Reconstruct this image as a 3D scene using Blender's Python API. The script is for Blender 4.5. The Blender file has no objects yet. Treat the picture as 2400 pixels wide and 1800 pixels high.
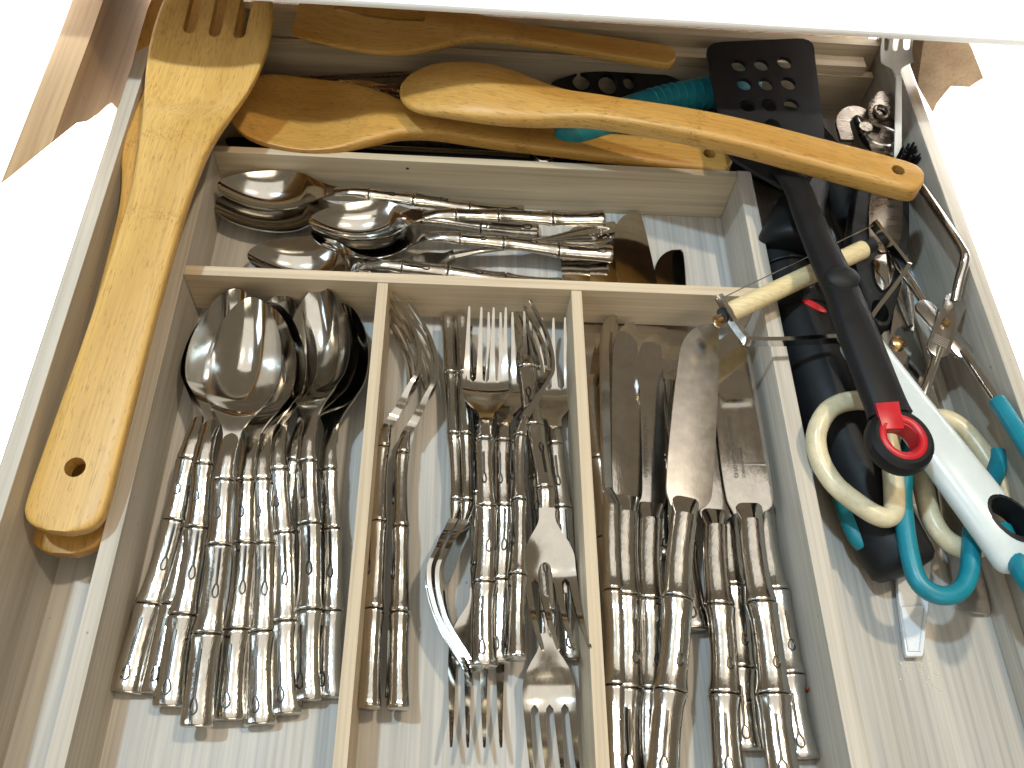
import bpy, bmesh, math, random
from mathutils import Vector, Matrix, Euler
random.seed(7)
sc = bpy.context.scene
C = sc.collection
R = math.radians

# ------------------------------------------------------------------ camera, world, lamps, exposure
CAM = Vector((-0.010725, -0.293344, 0.414872))
ROT = Euler((0.549728, -0.072065, -0.006076), 'XYZ')
FPX = 2056.75
cd = bpy.data.cameras.new('camera'); cam = bpy.data.objects.new('camera', cd); C.objects.link(cam)
cam.location = CAM; cam.rotation_euler = ROT
cd.sensor_width = 36; cd.lens = 36*FPX/2400; cd.clip_start = .01; cd.clip_end = 60
sc.camera = cam
world = bpy.data.worlds.new('World'); sc.world = world; world.use_nodes = True
bg = world.node_tree.nodes['Background']
bg.inputs[0].default_value = (1.0, .82, .58, 1); bg.inputs[1].default_value = .18

def lamp(name, kind, loc, power, col, size, aim=None, size_y=None):
    d = bpy.data.lights.new(name, kind); d.energy = power; d.color = col
    if kind == 'POINT': d.shadow_soft_size = size
    else:
        d.size = size
        if size_y: d.shape = 'RECTANGLE'; d.size_y = size_y
    o = bpy.data.objects.new(name, d); C.objects.link(o); o.location = loc
    if aim is not None:
        o.rotation_euler = (Vector(aim)-Vector(loc)).to_track_quat('-Z', 'Y').to_euler()
    return o
lamp('cool_ceiling_lamp', 'POINT', (-.42, .02, 1.45), 50, (.60, .83, 1.0), .035)
lamp('warm_ceiling_lamp', 'POINT', (.45, .05, 1.45), 37, (1.0, .83, .60), .035)
lamp('overhead_fill', 'AREA', (.1, -.42, 2.3), 17, (1.0, .95, .86), 2.2, (.1, -.42, 0), 2.8)  # added soft panel overhead, gives blades and bowls something bright to reflect
lamp('front_fill', 'AREA', (.3, -2.0, 1.3), 9, (1.0, .88, .66), 1.2, (0, 0, 0), .8)  # added fill from the front, lifts the walls that face the camera
lamp('window_light', 'AREA', (-1.5, -.7, 1.05), 8, (.66, .85, 1.0), .7, (0, 0, 0), 1.0)
lamp('hidden_backdrop_fill', 'AREA', (-.12, .12, -.14), 38, (1, 1, 1), .14, (-.52, .42, -.40))  # added pair hidden under the drawer, keeps the ground white
lamp('hidden_backdrop_fill.001', 'AREA', (.20, .12, -.14), 38, (1, 1, 1), .14, (.66, .42, -.40))
vs = sc.view_settings
vs.view_transform = 'Standard'; vs.look = 'None'; vs.exposure = .12; vs.gamma = 1; vs.use_curve_mapping = False

# ------------------------------------------------------------------ points from the camera survey of the photograph
RM = ROT.to_matrix()
def ray(px, py):
    return RM @ Vector(((px-1200)/FPX, -(py-900)/FPX, -1.0))
def W(px, py, z):
    d = ray(px, py); return CAM + d*((z-CAM.z)/d.z)
def WX(px, py, x):
    d = ray(px, py); return CAM + d*((x-CAM.x)/d.x)
def WY(px, py, y):
    d = ray(px, py); return CAM + d*((y-CAM.y)/d.y)

# ------------------------------------------------------------------ materials
def lin(r, g, b):
    f = lambda c: (c/255/12.92) if c/255 <= .04045 else ((c/255+.055)/1.055)**2.4
    return (f(r), f(g), f(b), 1)
def new_mat(name, col=(.5, .5, .5, 1), rough=.5, metal=0, spec=.5, coat=0):
    m = bpy.data.materials.new(name); m.use_nodes = True
    b = m.node_tree.nodes['Principled BSDF']
    b.inputs['Base Color'].default_value = col; b.inputs['Roughness'].default_value = rough
    b.inputs['Metallic'].default_value = metal; b.inputs['Specular IOR Level'].default_value = spec
    b.inputs['Coat Weight'].default_value = coat
    return m, m.node_tree, b
def coords(nt, scale, rot=(0, 0, 0), loc=(0, 0, 0)):
    tc = nt.nodes.new('ShaderNodeTexCoord'); mp = nt.nodes.new('ShaderNodeMapping')
    mp.inputs['Scale'].default_value = scale; mp.inputs['Rotation'].default_value = rot; mp.inputs['Location'].default_value = loc
    nt.links.new(tc.outputs['Object'], mp.inputs['Vector']); return mp.outputs['Vector']
def noise(nt, vec, scale=1, detail=4, rough=.6):
    n = nt.nodes.new('ShaderNodeTexNoise'); n.inputs['Scale'].default_value = scale
    n.inputs['Detail'].default_value = detail; n.inputs['Roughness'].default_value = rough
    nt.links.new(vec, n.inputs['Vector']); return n.outputs['Fac']
def ramp(nt, fac, stops):
    r = nt.nodes.new('ShaderNodeValToRGB'); e = r.color_ramp.elements
    while len(e) < len(stops): e.new(.5)
    for k, (p, c) in enumerate(stops): e[k].position = p; e[k].color = c
    nt.links.new(fac, r.inputs['Fac']); return r.outputs['Color']
def mix(nt, fac, a, b, mode='MIX'):
    m = nt.nodes.new('ShaderNodeMix'); m.data_type = 'RGBA'; m.blend_type = mode
    for s, v in ((m.inputs[0], fac), (m.inputs[6], a), (m.inputs[7], b)):
        if hasattr(v, 'links'): nt.links.new(v, s)
        else: s.default_value = v
    return m.outputs[2]
def bump(nt, b, height, strength, dist=.0005):
    n = nt.nodes.new('ShaderNodeBump'); n.inputs['Strength'].default_value = strength; n.inputs['Distance'].default_value = dist
    nt.links.new(height, n.inputs['Height']); nt.links.new(n.outputs['Normal'], b.inputs['Normal'])
g1 = lambda v: (v, v, v, 1)

def wood(name, axis, c0, c1, strips=True):
    m, nt, b = new_mat(name, rough=.55, spec=.35)
    a = 'xyz'.index(axis)
    s = [520, 520, 520]; s[a] = 9
    fine = noise(nt, coords(nt, s), 1, 3, .55)
    s2 = [90, 90, 90]; s2[a] = 2.2
    broad = noise(nt, coords(nt, s2, loc=(3, 1, 2)), 1, 2, .5)
    col = mix(nt, ramp(nt, broad, [(.3, g1(0)), (.7, g1(1))]), c0, c1)
    col = mix(nt, .55, col, ramp(nt, fine, [(.28, g1(.62)), (.55, g1(1.0)), (.75, g1(1.12))]), 'MULTIPLY')
    if strips:
        st = nt.nodes.new('ShaderNodeTexVoronoi'); st.feature = 'F1'
        s3 = [85, 85, 85]; s3[a] = .9; s3[2] = .01 if a != 2 else .9
        nt.links.new(coords(nt, s3, loc=(.3, .2, .1)), st.inputs['Vector'])
        col = mix(nt, .5, col, ramp(nt, st.outputs['Color'], [(.2, (.82, .84, .87, 1)), (.8, (1.1, 1.06, 1.0, 1))]), 'MULTIPLY')
    sp = noise(nt, coords(nt, (240, 240, 240), loc=(1, 5, 9)), 1, 1, .4)
    col = mix(nt, ramp(nt, sp, [(.80, g1(0)), (.84, g1(.55))]), col, (.10, .07, .045, 1))
    nt.links.new(col, b.inputs['Base Color'])
    bump(nt, b, fine, .12, .0003)
    return m
PALE0, PALE1 = (.395, .375, .345, 1), (.505, .482, .445, 1)
M = {}
M['wood_x'] = wood('pale_wood_across', 'x', (.43, .355, .245, 1), (.54, .455, .325, 1), False)
M['wood_y'] = wood('pale_wood_along', 'y', (.42, .375, .31, 1), (.53, .48, .41, 1), False)
M['floor_y'] = wood('laminated_floor_wood', 'y', PALE0, PALE1, True)
M['divider'] = wood('divider_wood', 'y', (.50, .40, .275, 1), (.60, .49, .35, 1), False)
M['divider_x'] = wood('divider_wood_across', 'x', (.50, .40, .275, 1), (.60, .49, .35, 1), False)
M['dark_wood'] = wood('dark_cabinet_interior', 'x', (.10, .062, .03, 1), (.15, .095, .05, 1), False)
M['cabinet'] = wood('cabinet_wood', 'y', (.33, .205, .10, 1), (.44, .295, .155, 1), False)

def bamboo(name, c0, c1, dark, dots=.5):
    m, nt, b = new_mat(name, rough=.42, spec=.4)
    f = noise(nt, coords(nt, (14, 900, 900)), 1, 3, .6)
    d = noise(nt, coords(nt, (150, 1100, 700), loc=(2, 2, 2)), 1, 2, .5)
    br = noise(nt, coords(nt, (6, 60, 60), loc=(4, 1, 2)), 1, 2, .5)
    col = mix(nt, ramp(nt, br, [(.3, g1(0)), (.7, g1(1))]), c0, c1)
    col = mix(nt, .6, col, ramp(nt, f, [(.3, g1(.66)), (.55, g1(1)), (.8, g1(1.15))]), 'MULTIPLY')
    col = mix(nt, ramp(nt, d, [(.60, g1(0)), (.68, g1(dots))]), col, dark)
    # node bands where the bamboo cane had its joints
    nb = noise(nt, coords(nt, (7.5, .2, .2), loc=(.37, 0, 0)), 1, 0, .5)
    d2 = noise(nt, coords(nt, (620, 900, 900), loc=(7, 3, 5)), 1, 3, .6)
    band = mix(nt, 1, ramp(nt, nb, [(.665, g1(0)), (.68, g1(1)), (.70, g1(1)), (.715, g1(0))]), ramp(nt, d2, [(.50, g1(0)), (.66, g1(.55))]), 'MULTIPLY')
    col = mix(nt, band, col, dark)
    nt.links.new(col, b.inputs['Base Color'])
    bump(nt, b, f, .15, .0003)
    return m
M['bamboo_light'] = bamboo('light_bamboo', (.50, .295, .078, 1), (.60, .375, .115, 1), (.24, .12, .025, 1))
M['bamboo_mid'] = bamboo('honey_bamboo', (.40, .205, .042, 1), (.52, .29, .070, 1), (.17, .075, .012, 1))
M['bamboo_dark'] = bamboo('worn_orange_bamboo', (.42, .205, .040, 1), (.56, .335, .095, 1), (.15, .06, .012, 1))

def steel(name, col, rough, wob=.0, smudge=.5, sc_=(60, 260, 260), rv=.75):
    m, nt, b = new_mat(name, col, rough, 1)
    n = noise(nt, coords(nt, sc_), 1, 4, .6)
    v = nt.nodes.new('ShaderNodeMapRange'); nt.links.new(n, v.inputs[0])
    v.inputs[1].default_value = .3; v.inputs[2].default_value = .8
    v.inputs[3].default_value = rough*(1-rv*.4); v.inputs[4].default_value = rough*(1+rv*.8)
    nt.links.new(v.outputs[0], b.inputs['Roughness'])
    s = noise(nt, coords(nt, (110, 110, 110), loc=(5, 5, 5)), 1, 5, .7)
    nt.links.new(mix(nt, smudge, col, ramp(nt, s, [(.35, g1(.72)), (.65, g1(1.05))]), 'MULTIPLY'), b.inputs['Base Color'])
    if wob:
        h = noise(nt, coords(nt, (240, 700, 700), loc=(1, 1, 1)), 1, 3, .6)
        bump(nt, b, h, wob, .0006)
    return m
M['steel'] = steel('polished_steel', (.62, .60, .56, 1), .11, .015, .35)
M['handle_steel'] = steel('cast_bamboo_pattern_steel', (.60, .575, .53, 1), .13, .20, .4)
M['blade_steel'] = steel('knife_blade_steel', (.62, .59, .55, 1), .08, .03, .5)
M['worn_steel'] = steel('spotted_worn_steel', (.52, .50, .475, 1), .23, .02, .30, (150, 150, 150), .25)
M['chrome'] = steel('chrome', (.70, .69, .67, 1), .09, .05, .4)
M['brown_steel'] = steel('stained_steel', (.24, .20, .16, 1), .28, .12, .9)
M['tarnish'] = steel('tarnished_groove_steel', (.075, .068, .06, 1), .35, .1, .5)
M['rivet'] = steel('brass_rivet', (.55, .36, .18, 1), .25, .1, .6)
def plastic(name, col, rough=.4, spec=.5, wear=.35):
    m, nt, b = new_mat(name, col, rough, 0, spec)
    n = noise(nt, coords(nt, (90, 90, 90)), 1, 5, .7)
    nt.links.new(mix(nt, wear, col, ramp(nt, n, [(.35, g1(.6)), (.65, g1(1.15))]), 'MULTIPLY'), b.inputs['Base Color'])
    v = nt.nodes.new('ShaderNodeMapRange'); nt.links.new(n, v.inputs[0])
    v.inputs[3].default_value = rough*.7; v.inputs[4].default_value = rough*1.4
    nt.links.new(v.outputs[0], b.inputs['Roughness'])
    return m
M['black'] = plastic('black_nylon', (.009, .009, .010, 1), .45, .22)
M['black_soft'] = plastic('soft_black_rubber', (.010, .011, .012, 1), .5, .25)
M['teal'] = plastic('teal_rubber', (.006, .20, .27, 1), .35)
M['teal_dark'] = plastic('dark_teal_plastic', (.006, .21, .27, 1), .45)
M['cream'] = plastic('aged_cream_plastic', (.66, .58, .385, 1), .3, .5, .5)
M['white'] = plastic('white_plastic', (.58, .635, .635, 1), .22, .5, .12)
M['grey_white'] = plastic('grey_white_plastic', (.74, .72, .69, 1), .4, .4, .2)
M['clear_white'] = plastic('milky_plastic', (.70, .73, .76, 1), .25, .5, .15)
M['red'] = plastic('red_plastic', (.48, .012, .02, 1), .35, .5, .3)
M['pale_blue'] = plastic('pale_blue_plastic', (.36, .50, .56, 1), .4, .4, .2)
M['roller'] = bamboo('pale_roller_wood', (.66, .54, .30, 1), (.72, .60, .36, 1), (.5, .38, .18, 1), .2)
M['ink'] = new_mat('dark_etching', (.03, .028, .025, 1), .6)[0]
M['crumb'] = new_mat('sugar_crumb', (.75, .68, .55, 1), .15)[0]
M['rust'] = plastic('rust', (.18, .05, .015, 1), .8, .3, .6)
M['counter'] = new_mat('white_laminate', (.93, .93, .93, 1), .6, 0, .2)[0]
M['ground'] = new_mat('white_backdrop_paper', (.93, .93, .93, 1), .9, 0, .1)[0]

# ------------------------------------------------------------------ object helpers
def link(o, parent=None):
    C.objects.link(o)
    if parent is not None: o.parent = parent
    return o
def make_mesh(name, verts, faces, mat, smooth=True, angle=40):
    me = bpy.data.meshes.new(name)
    me.from_pydata([tuple(v) for v in verts], [], faces); me.update()
    bm = bmesh.new(); bm.from_mesh(me)
    bmesh.ops.recalc_face_normals(bm, faces=bm.faces)
    if smooth:
        for f in bm.faces: f.smooth = True
        for e in bm.edges:
            if len(e.link_faces) == 2 and e.calc_face_angle(0) > R(angle): e.smooth = False
    bm.to_mesh(me); bm.free()
    me.materials.append(mat); return me
def add(name, me, parent=None):
    return link(bpy.data.objects.new(name, me), parent)
def tag(o, label, cat, group=None, kind=None):
    o['label'] = label; o['category'] = cat
    if group: o['group'] = group
    if kind: o['kind'] = kind
    return o
def empty(name, label, cat, group=None, loc=(0, 0, 0)):
    o = bpy.data.objects.new(name, None); o.empty_display_size = .01; C.objects.link(o); o.location = loc
    return tag(o, label, cat, group)
def rebase(o, base):                         # world-space part under an Empty that stands at base
    o.location = -Vector(base); return o
def box_mesh(name, lo, hi, mat, bev=.0006):
    bm = bmesh.new(); bmesh.ops.create_cube(bm, size=1)
    for v in bm.verts: v.co = Vector([lo[k]+(v.co[k]+.5)*(hi[k]-lo[k]) for k in range(3)])
    if bev: bmesh.ops.bevel(bm, geom=bm.edges[:], offset=bev, segments=2, affect='EDGES', profile=.7)
    me = bpy.data.meshes.new(name); bm.to_mesh(me); bm.free(); me.materials.append(mat); return me
def loft(rings, cap=True, closed=False):
    n = len(rings[0]); v = [p for r in rings for p in r]; f = []
    m = len(rings)
    for i in range(m if closed else m-1):
        a, b = i*n, ((i+1) % m)*n
        for j in range(n): f.append((a+j, a+(j+1) % n, b+(j+1) % n, b+j))
    if cap and not closed:
        f.append(tuple(range(n-1, -1, -1))); f.append(tuple(range((m-1)*n, m*n)))
    return v, f
def join(*vf):
    V, F = [], []
    for v, f in vf:
        o = len(V); V += list(v); F += [tuple(i+o for i in q) for q in f]
    return V, F
def spline(pts, n=8):
    P = [Vector(p) for p in pts]; out = []
    for i in range(len(P)-1):
        a, b, c, d = P[max(i-1, 0)], P[i], P[i+1], P[min(i+2, len(P)-1)]
        for k in range(n):
            t = k/n; out.append(.5*((2*b)+(c-a)*t+(2*a-5*b+4*c-d)*t*t+(3*b-3*c+d-a)*t**3))
    out.append(P[-1]); return out
def tube(pts, r, seg=10, closed=False, flat=None):
    # r: number or list; flat=(half width, half thickness) gives a strip whose thin side faces up
    n = len(pts); rings = []
    prev = None
    for i, p in enumerate(pts):
        if closed: t = pts[(i+1) % n]-pts[i-1]
        else: t = pts[min(i+1, n-1)]-pts[max(i-1, 0)]
        t = t.normalized() if t.length > 1e-9 else Vector((1, 0, 0))
        up = Vector((0, 0, 1)) if abs(t.z) < .95 else Vector((0, 1, 0))
        s = up.cross(t).normalized(); u = t.cross(s)
        q = r[i] if isinstance(r, (list, tuple)) else r
        if flat: a, b = flat; q = 1
        else: a = b = 1
        rings.append([p+s*(math.cos(2*math.pi*k/seg)*q*a)+u*(math.sin(2*math.pi*k/seg)*q*b) for k in range(seg)])
    return loft(rings, True, closed)
def bar(pts, w, t, up=Vector((0, 0, 1))):
    # rectangular strip along pts: width w sideways, thickness t along up
    rings = []; n = len(pts)
    for i, p in enumerate(pts):
        d = (pts[min(i+1, n-1)]-pts[max(i-1, 0)]).normalized()
        s = up.cross(d).normalized(); u = d.cross(s)
        ww = w[i] if isinstance(w, (list, tuple)) else w
        rings.append([p+s*(ww/2)+u*(t/2), p-s*(ww/2)+u*(t/2), p-s*(ww/2)-u*(t/2), p+s*(ww/2)-u*(t/2)])
    return loft(rings)
def plate(outline, t, bev=0):
    # outline: 3D points of the top rim; extruded straight down by t, rounded rim
    n = len(outline); c = sum(outline, Vector())/n; rings = []
    def ring(inset, dz): return [Vector((p.x+(c.x-p.x)*inset, p.y+(c.y-p.y)*inset, p.z-dz)) for p in outline]
    rad = sum(((p-c).length for p in outline))/n
    b = min(bev, t*.45); k = b/rad if rad else 0
    rr = [ring(k, 0), ring(k*.3, b*.3), ring(0, b), ring(0, t-b), ring(k, t)] if b else [ring(0, 0), ring(0, t)]
    return loft(rr)
def evaluated(o):
    dg = bpy.context.evaluated_depsgraph_get(); dg.update()
    me = bpy.data.meshes.new_from_object(o.evaluated_get(dg), depsgraph=dg); return me
def cut(me, cutters, angle=35):
    o = bpy.data.objects.new('tmp', me); C.objects.link(o); cs = []
    V, F = join(*cutters)
    cm = bpy.data.meshes.new('tmpc'); cm.from_pydata([tuple(v) for v in V], [], F); cm.update()
    bm = bmesh.new(); bm.from_mesh(cm); bmesh.ops.recalc_face_normals(bm, faces=bm.faces); bm.to_mesh(cm); bm.free()
    co = bpy.data.objects.new('tmpc', cm); C.objects.link(co)
    md = o.modifiers.new('b', 'BOOLEAN'); md.operation = 'DIFFERENCE'; md.object = co; md.solver = 'EXACT'
    r = evaluated(o)
    bpy.data.objects.remove(o); bpy.data.objects.remove(co)
    if not r.materials: r.materials.append(me.materials[0])
    bm = bmesh.new(); bm.from_mesh(r)
    for f in bm.faces: f.smooth = True
    for e in bm.edges:
        if len(e.link_faces) == 2: e.smooth = e.calc_face_angle(0) < R(angle)
    bm.to_mesh(r); bm.free()
    return r
def cyl(c, r, h, seg=20, ry=None):
    ry = ry or r
    return loft([[Vector((c[0]+math.cos(a)*r, c[1]+math.sin(a)*ry, c[2]+z)) for a in [2*math.pi*k/seg for k in range(seg)]] for z in (-h, h)])
def sm(a, b, x):
    t = max(0, min(1, (x-a)/(b-a))); return t*t*(3-2*t)
def interp(keys, s):
    for (a, va), (b, vb) in zip(keys, keys[1:]):
        if s <= b: return va+(vb-va)*sm(a, b, s) if b > a else vb
    return keys[-1][1]
def lerpk(keys, s):
    # monotone-ish smooth curve through keys (catmull-rom on values)
    xs = [k[0] for k in keys]
    for i in range(len(keys)-1):
        if s <= xs[i+1] or i == len(keys)-2:
            x0, y0 = keys[i]; x1, y1 = keys[i+1]; h = x1-x0
            m0 = (y1-keys[i-1][1])/(x1-keys[i-1][0]) if i else (y1-y0)/h
            m1 = (keys[i+2][1]-y0)/(keys[i+2][0]-x0) if i+2 < len(keys) else (y1-y0)/h
            t = max(0, min(1, (s-x0)/h))
            return (2*t**3-3*t*t+1)*y0+(t**3-2*t*t+t)*h*m0+(-2*t**3+3*t*t)*y1+(t**3-t*t)*h*m1
def placement(end, tip, L, roll=0, pitch_fix=0):
    X = (tip-end); d = X.length; X.normalize()
    Y = Vector((0, 0, 1)).cross(X).normalized(); Z = X.cross(Y)
    m = Matrix((X, Y, Z)).transposed() @ Matrix.Rotation(R(roll), 3, 'X')
    return m, d/L
def thing(name, label, cat, group, parts, L, e, t, ze, zt, oe=.004, ot=.012, roll=0):
    """parts: (name, mesh) list in local space, x from handle end (0) to tip (L). e, t: surveyed end and tip; ze, zt: base heights there."""
    E_ = W(e[0], e[1], ze+oe) - Vector((0, 0, oe)); T_ = W(t[0], t[1], zt+ot) - Vector((0, 0, ot))
    m, s = placement(E_, T_, L, roll)
    o = empty(name, label, cat, group, E_)
    o.rotation_euler = m.to_euler(); o.scale = (s, s, s)
    for pn, me, *sub in parts:
        p = add(pn, me, o)
        for sn, sme in sub: add(sn, sme, p)
    REPORT.append((name, round(s, 3), label))
    return o
REPORT = []

# ------------------------------------------------------------------ the setting
FT = .0
ground = add('ground', make_mesh('ground', [(-6, -6, -.40), (6, -6, -.40), (6, 6, -.40), (-6, 6, -.40)], [(0, 1, 2, 3)], M['ground'], False))
ground['kind'] = 'structure'
D0, D1, D2, D3 = -.1564, -.0484, .0507, .1564
H, G = .0371, .0621
YB, YF = .0914, -.335
YBACK = .190
ctr = empty('counter', 'plain white countertop overhanging the back of the open drawer', 'countertop')
add('top', box_mesh('top', (-.75, .116, .1205), (.85, .78, .1245), M['counter'], .0015), ctr)
add('added_underside', box_mesh('added_underside', (-.232, .1250, .1165), (.262, .78, .1203), M['dark_wood'], .0005), ctr)  # added dark board, hidden from view, stops white bounce onto the tools below
cab = empty('base_cabinet', 'wooden base cabinet around the drawer, its side boards broken off unevenly', 'cabinet')
add('back_panel', box_mesh('back_panel', (-.204, .236, -.02), (.2724, .250, .1163), M['dark_wood'], .001), cab)  # added dark panel, blocks ground bounce from behind the drawer

drawer = empty('drawer', 'open pale wooden kitchen drawer full of cutlery and utensils', 'drawer')
for nm, lo, hi, mt in (
    ('bottom_panel', (-.2035, YF, -.006), (.2715, .209, 0), M['floor_y']),
    ('side_panel', (-.2040, YF, -.012), (-.1960, .212, G), M['wood_y']),
    ('side_panel', (.2646, YF, -.012), (.2724, .212, G), M['wood_y']),
    ('back_panel', (-.1958, .2015, .0002), (.2644, .2085, .0535), M['wood_x']),
    ('front_panel', (-.2040, YF-.018, -.02), (.2724, YF-.0005, .075), M['wood_x'])):
    add(nm, box_mesh(nm, lo, hi, mt), drawer)
tray = empty('cutlery_tray', 'pale bamboo cutlery tray with five compartments inside the drawer', 'tray')
for nm, lo, hi, mt in (
    ('tray_wall', (D0-.0078, YF+.02, .0003), (D0, YB+.0052, H), M['wood_y']),
    ('tray_wall', (D3, YF+.02, .0003), (D3+.0088, YB+.0052, H), M['wood_y']),
    ('tray_wall', (D0+.0001, YB, .0003), (D3-.0001, YB+.005, H-.0002), M['wood_x']),
    ('divider', (D0+.0001, 0, .0072), (D3-.0001, .0062, H+.0003), M['divider_x']),
    ('divider', (D1-.0058, YF+.025, .0003), (D1, -.0001, H-.0003), M['divider']),
    ('divider', (D2, YF+.025, .0003), (D2+.0058, -.0001, H-.0003), M['divider']),
    ('rear_wall', (-.1955, YBACK, .0003), (.2640, YBACK+.006, H), M['wood_x']),
    ('side_rail', (.2590, YF+.02, .0003), (.2644, YBACK-.0003, .0130), M['wood_y']),
    ('rail_block', (.1080, YBACK+.0005, H+.0003), (.2560, YBACK+.011, H+.0075), M['wood_x'])):
    add(nm, box_mesh(nm, lo, hi, mt, .0005), tray)

kp = WY(955, 395, YB-.0001)
add('knot', make_mesh('knot', *loft([[kp+Vector((math.cos(q)*.0011*k, -h, math.sin(q)*.0009*k)) for q in [2*math.pi*m/10 for m in range(10)]] for k, h in ((1, 0), (.5, .00015))]), M['ink']), tray)
# the cabinet's two side boards beside the drawer, broken off unevenly at the front
xb = -.2150
def left_board():
    E_ = [WX(*p, xb) for p in ((252, -30), (215, 78), (180, 172), (150, 254), (120, 333))]
    lo_ = [WX(*p, xb) for p in ((262, 240), (250, 247), (228, 268), (205, 284), (180, 288), (150, 312), (122, 334))]
    back = [Vector((xb, .235, E_[0].z)), Vector((xb, .235, .015)), Vector((xb, lo_[0].y+.016, .015))]
    face = back[:1]+[E_[0]]+E_[1:-1]+[lo_[-1]]+lo_[-2::-1]+back[:0:-1]
    V = list(face)
    V2 = [Vector((xb-.0165, p.y-(.030 if p.z > .06 and p.y < .06 else 0), p.z)) for p in face]
    return loft([V, V2])
v, f = left_board()
add('side_board', make_mesh('side_board', v, f, M['cabinet'], False), cab)['label'] = 'pale cabinet side board with a ragged broken end, beside the bamboo fork'
yr = .135
pts = [WY(*p, yr) for p in ((2170, 60), (2240, 60), (2277, 112), (2305, 183), (2288, 193), (2273, 204), (2250, 203), (2229, 202), (2212, 222), (2196, 242), (2186, 264), (2150, 200))]
v, f = loft([[p for p in pts], [Vector((p.x, p.y+.018, p.z)) for p in pts]])
add('side_board', make_mesh('side_board', v, f, M['cabinet'], False), cab)['label'] = 'brown cabinet side board with a jagged edge, behind the white plastic fork'

# ------------------------------------------------------------------ cutlery meshes (x = 0 at the handle end)
def bamboo_handle(name, L, w0, w1, t0, t1, zk, nodes, mat, seg=16, buds=True, thin=True):
    """L: handle length; widths/thicknesses from the free end (0) to the neck (1); zk: centre-line height keys over s."""
    S = set(k/46 for k in range(47))
    for n in nodes:
        for d in (-.022, -.014, -.008, -.0045, -.0018, 0, .0018, .0045, .008, .014, .022): S.add(min(1, max(0, n+d)))
    S |= {.004, .010}
    def prof(s):
        k = 1
        for n in nodes:
            k += .13*math.exp(-((s-n)/.034)**2) - .20*math.exp(-((s-n)/.0035)**2)
        k += .07*math.exp(-(s/.05)**2)
        for a, b in zip([0]+nodes, nodes+[1]):
            if a <= s <= b: k -= .05*math.sin(math.pi*(s-a)/(b-a))
        if s < .012: k *= .90+.10*math.sqrt(max(0, s/.012))
        return k
    def centre(s):
        y = .0007*math.sin(s*9.5)
        return Vector((s*L, y, lerpk(zk, s)))
    def half(s):
        k = prof(s); return (w0+(w1-w0)*s)*k/2, (t0+(t1-t0)*s)*k/2*(1-(.68*sm(.86, 1, s) if thin else 0))
    rings = []
    for s in sorted(S):
        c = centre(s); a, b = half(s)
        rings.append([c+Vector((0, math.cos(q)*a, math.copysign(abs(math.sin(q))**.9, math.sin(q))*b)) for q in [2*math.pi*k/seg for k in range(seg)]])
    parts = [loft(rings)]
    if buds:
        for (sA, sB, sE, off) in BUDS[:len(nodes)]:
            # keyhole outline: a drop at sA..sB and a long slit up to sE
            path = []
            N = 9
            for k in range(N+1):
                q = math.pi*(.06+.94*k/N)*1.0
                path.append((sA+(sB-sA)*(.5+.5*math.cos(q))*1.0, .30*math.sin(q)*(1-.45*(.5+.5*math.cos(q)))))
            path = [(sE, .045), ((sE+sB)/2, .06)]+path
            mirror = [(s, -o) for s, o in path[::-1]]
            loop = path+mirror[1:]
            P3 = []
            for s, o in loop:
                a, b = half(s); th = math.pi/2-(off+o)*1.0
                P3.append(centre(s)+Vector((0, math.cos(th)*a, math.sin(th)*b*1.0+.00025)))
            parts.append(tube(P3, .00042, 6, True))
    me = make_mesh(name, *join(*parts), mat, True, 60)
    me.materials.append(M['tarnish']); SS = sorted(S)
    for i in range(len(SS)-1):
        if any(abs((SS[i]+SS[i+1])/2-n) < .0012 for n in nodes):
            for j in range(seg): me.polygons[i*seg+j].material_index = 1
    for k in range((len(SS)-1)*seg+2, len(me.polygons)): me.polygons[k].material_index = 1
    return me
BUDS = [(.035, .085, .235, .15), (.40, .445, .56, -.25), (.665, .705, .79, .2)]

# ---- spoon
SL = .215; BL = .072; BW = .0192; NE = .017
def spoon_bowl():
    cx = SL-BL*.5; MM = 60; NV = 22; D = .0136; e0 = -.60
    def station(th):
        c = math.cos(th); g = lambda c: BW*max(0, 1-c*c)**.5*(1-.17*c)
        if c >= e0: return c*BL*.5, g(c), 1-c*c
        k = (e0-c)/(1+e0)                 # the rim draws in to the neck with a hollow curve
        f = (1-sm(-.35, .80, k))/(1-sm(-.35, .80, 0))
        return e0*BL*.5-((1+e0)*BL*.5+NE)*k, .0040+(g(e0)-.0040)*f, (1-e0*e0)*f*f
    def rimz(x): return .0150+.0014*min(1, (x/(BL*.5))**2)+(.0010*sm(0, 1, (-BL*.36-x)/(BL*.14+NE*.8)) if x < -BL*.36 else 0)
    top, bot = [], []
    for i in range(MM+1):
        x, w, dep = station(math.pi*(.004+.996*i/MM))
        for j in range(NV+1):
            v = math.sin(math.pi*(j/NV-.5))
            z = rimz(x)-D*dep*(1-v*v)
            top.append(Vector((cx+x, v*w, z))); bot.append(Vector((cx+x*1.004, v*w*1.01, z-.0013)))
    V = top+bot; F = []; o = len(top); n = NV+1
    for i in range(MM):
        for j in range(NV):
            q = (i*n+j, i*n+j+1, (i+1)*n+j+1, (i+1)*n+j)
            F.append(q); F.append(tuple(k+o for k in q[::-1]))
        for j in (0, NV): a, b = i*n+j, (i+1)*n+j; F.append((a, b, b+o, a+o))
    for i in (0, MM):
        for j in range(NV): a = i*n+j; F.append((a, a+1, a+1+o, a+o))
    return make_mesh('bowl', V, F, M['steel'], True, 55)
HN = [.285, .575, .80]
spoon_handle = bamboo_handle('handle', SL-BL-.005, .0142, .0090, .0092, .0054, [(0, .0050), (.35, .0085), (.7, .0150), (.88, .0175), (1, .0160)], HN, M['handle_steel'])
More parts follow.
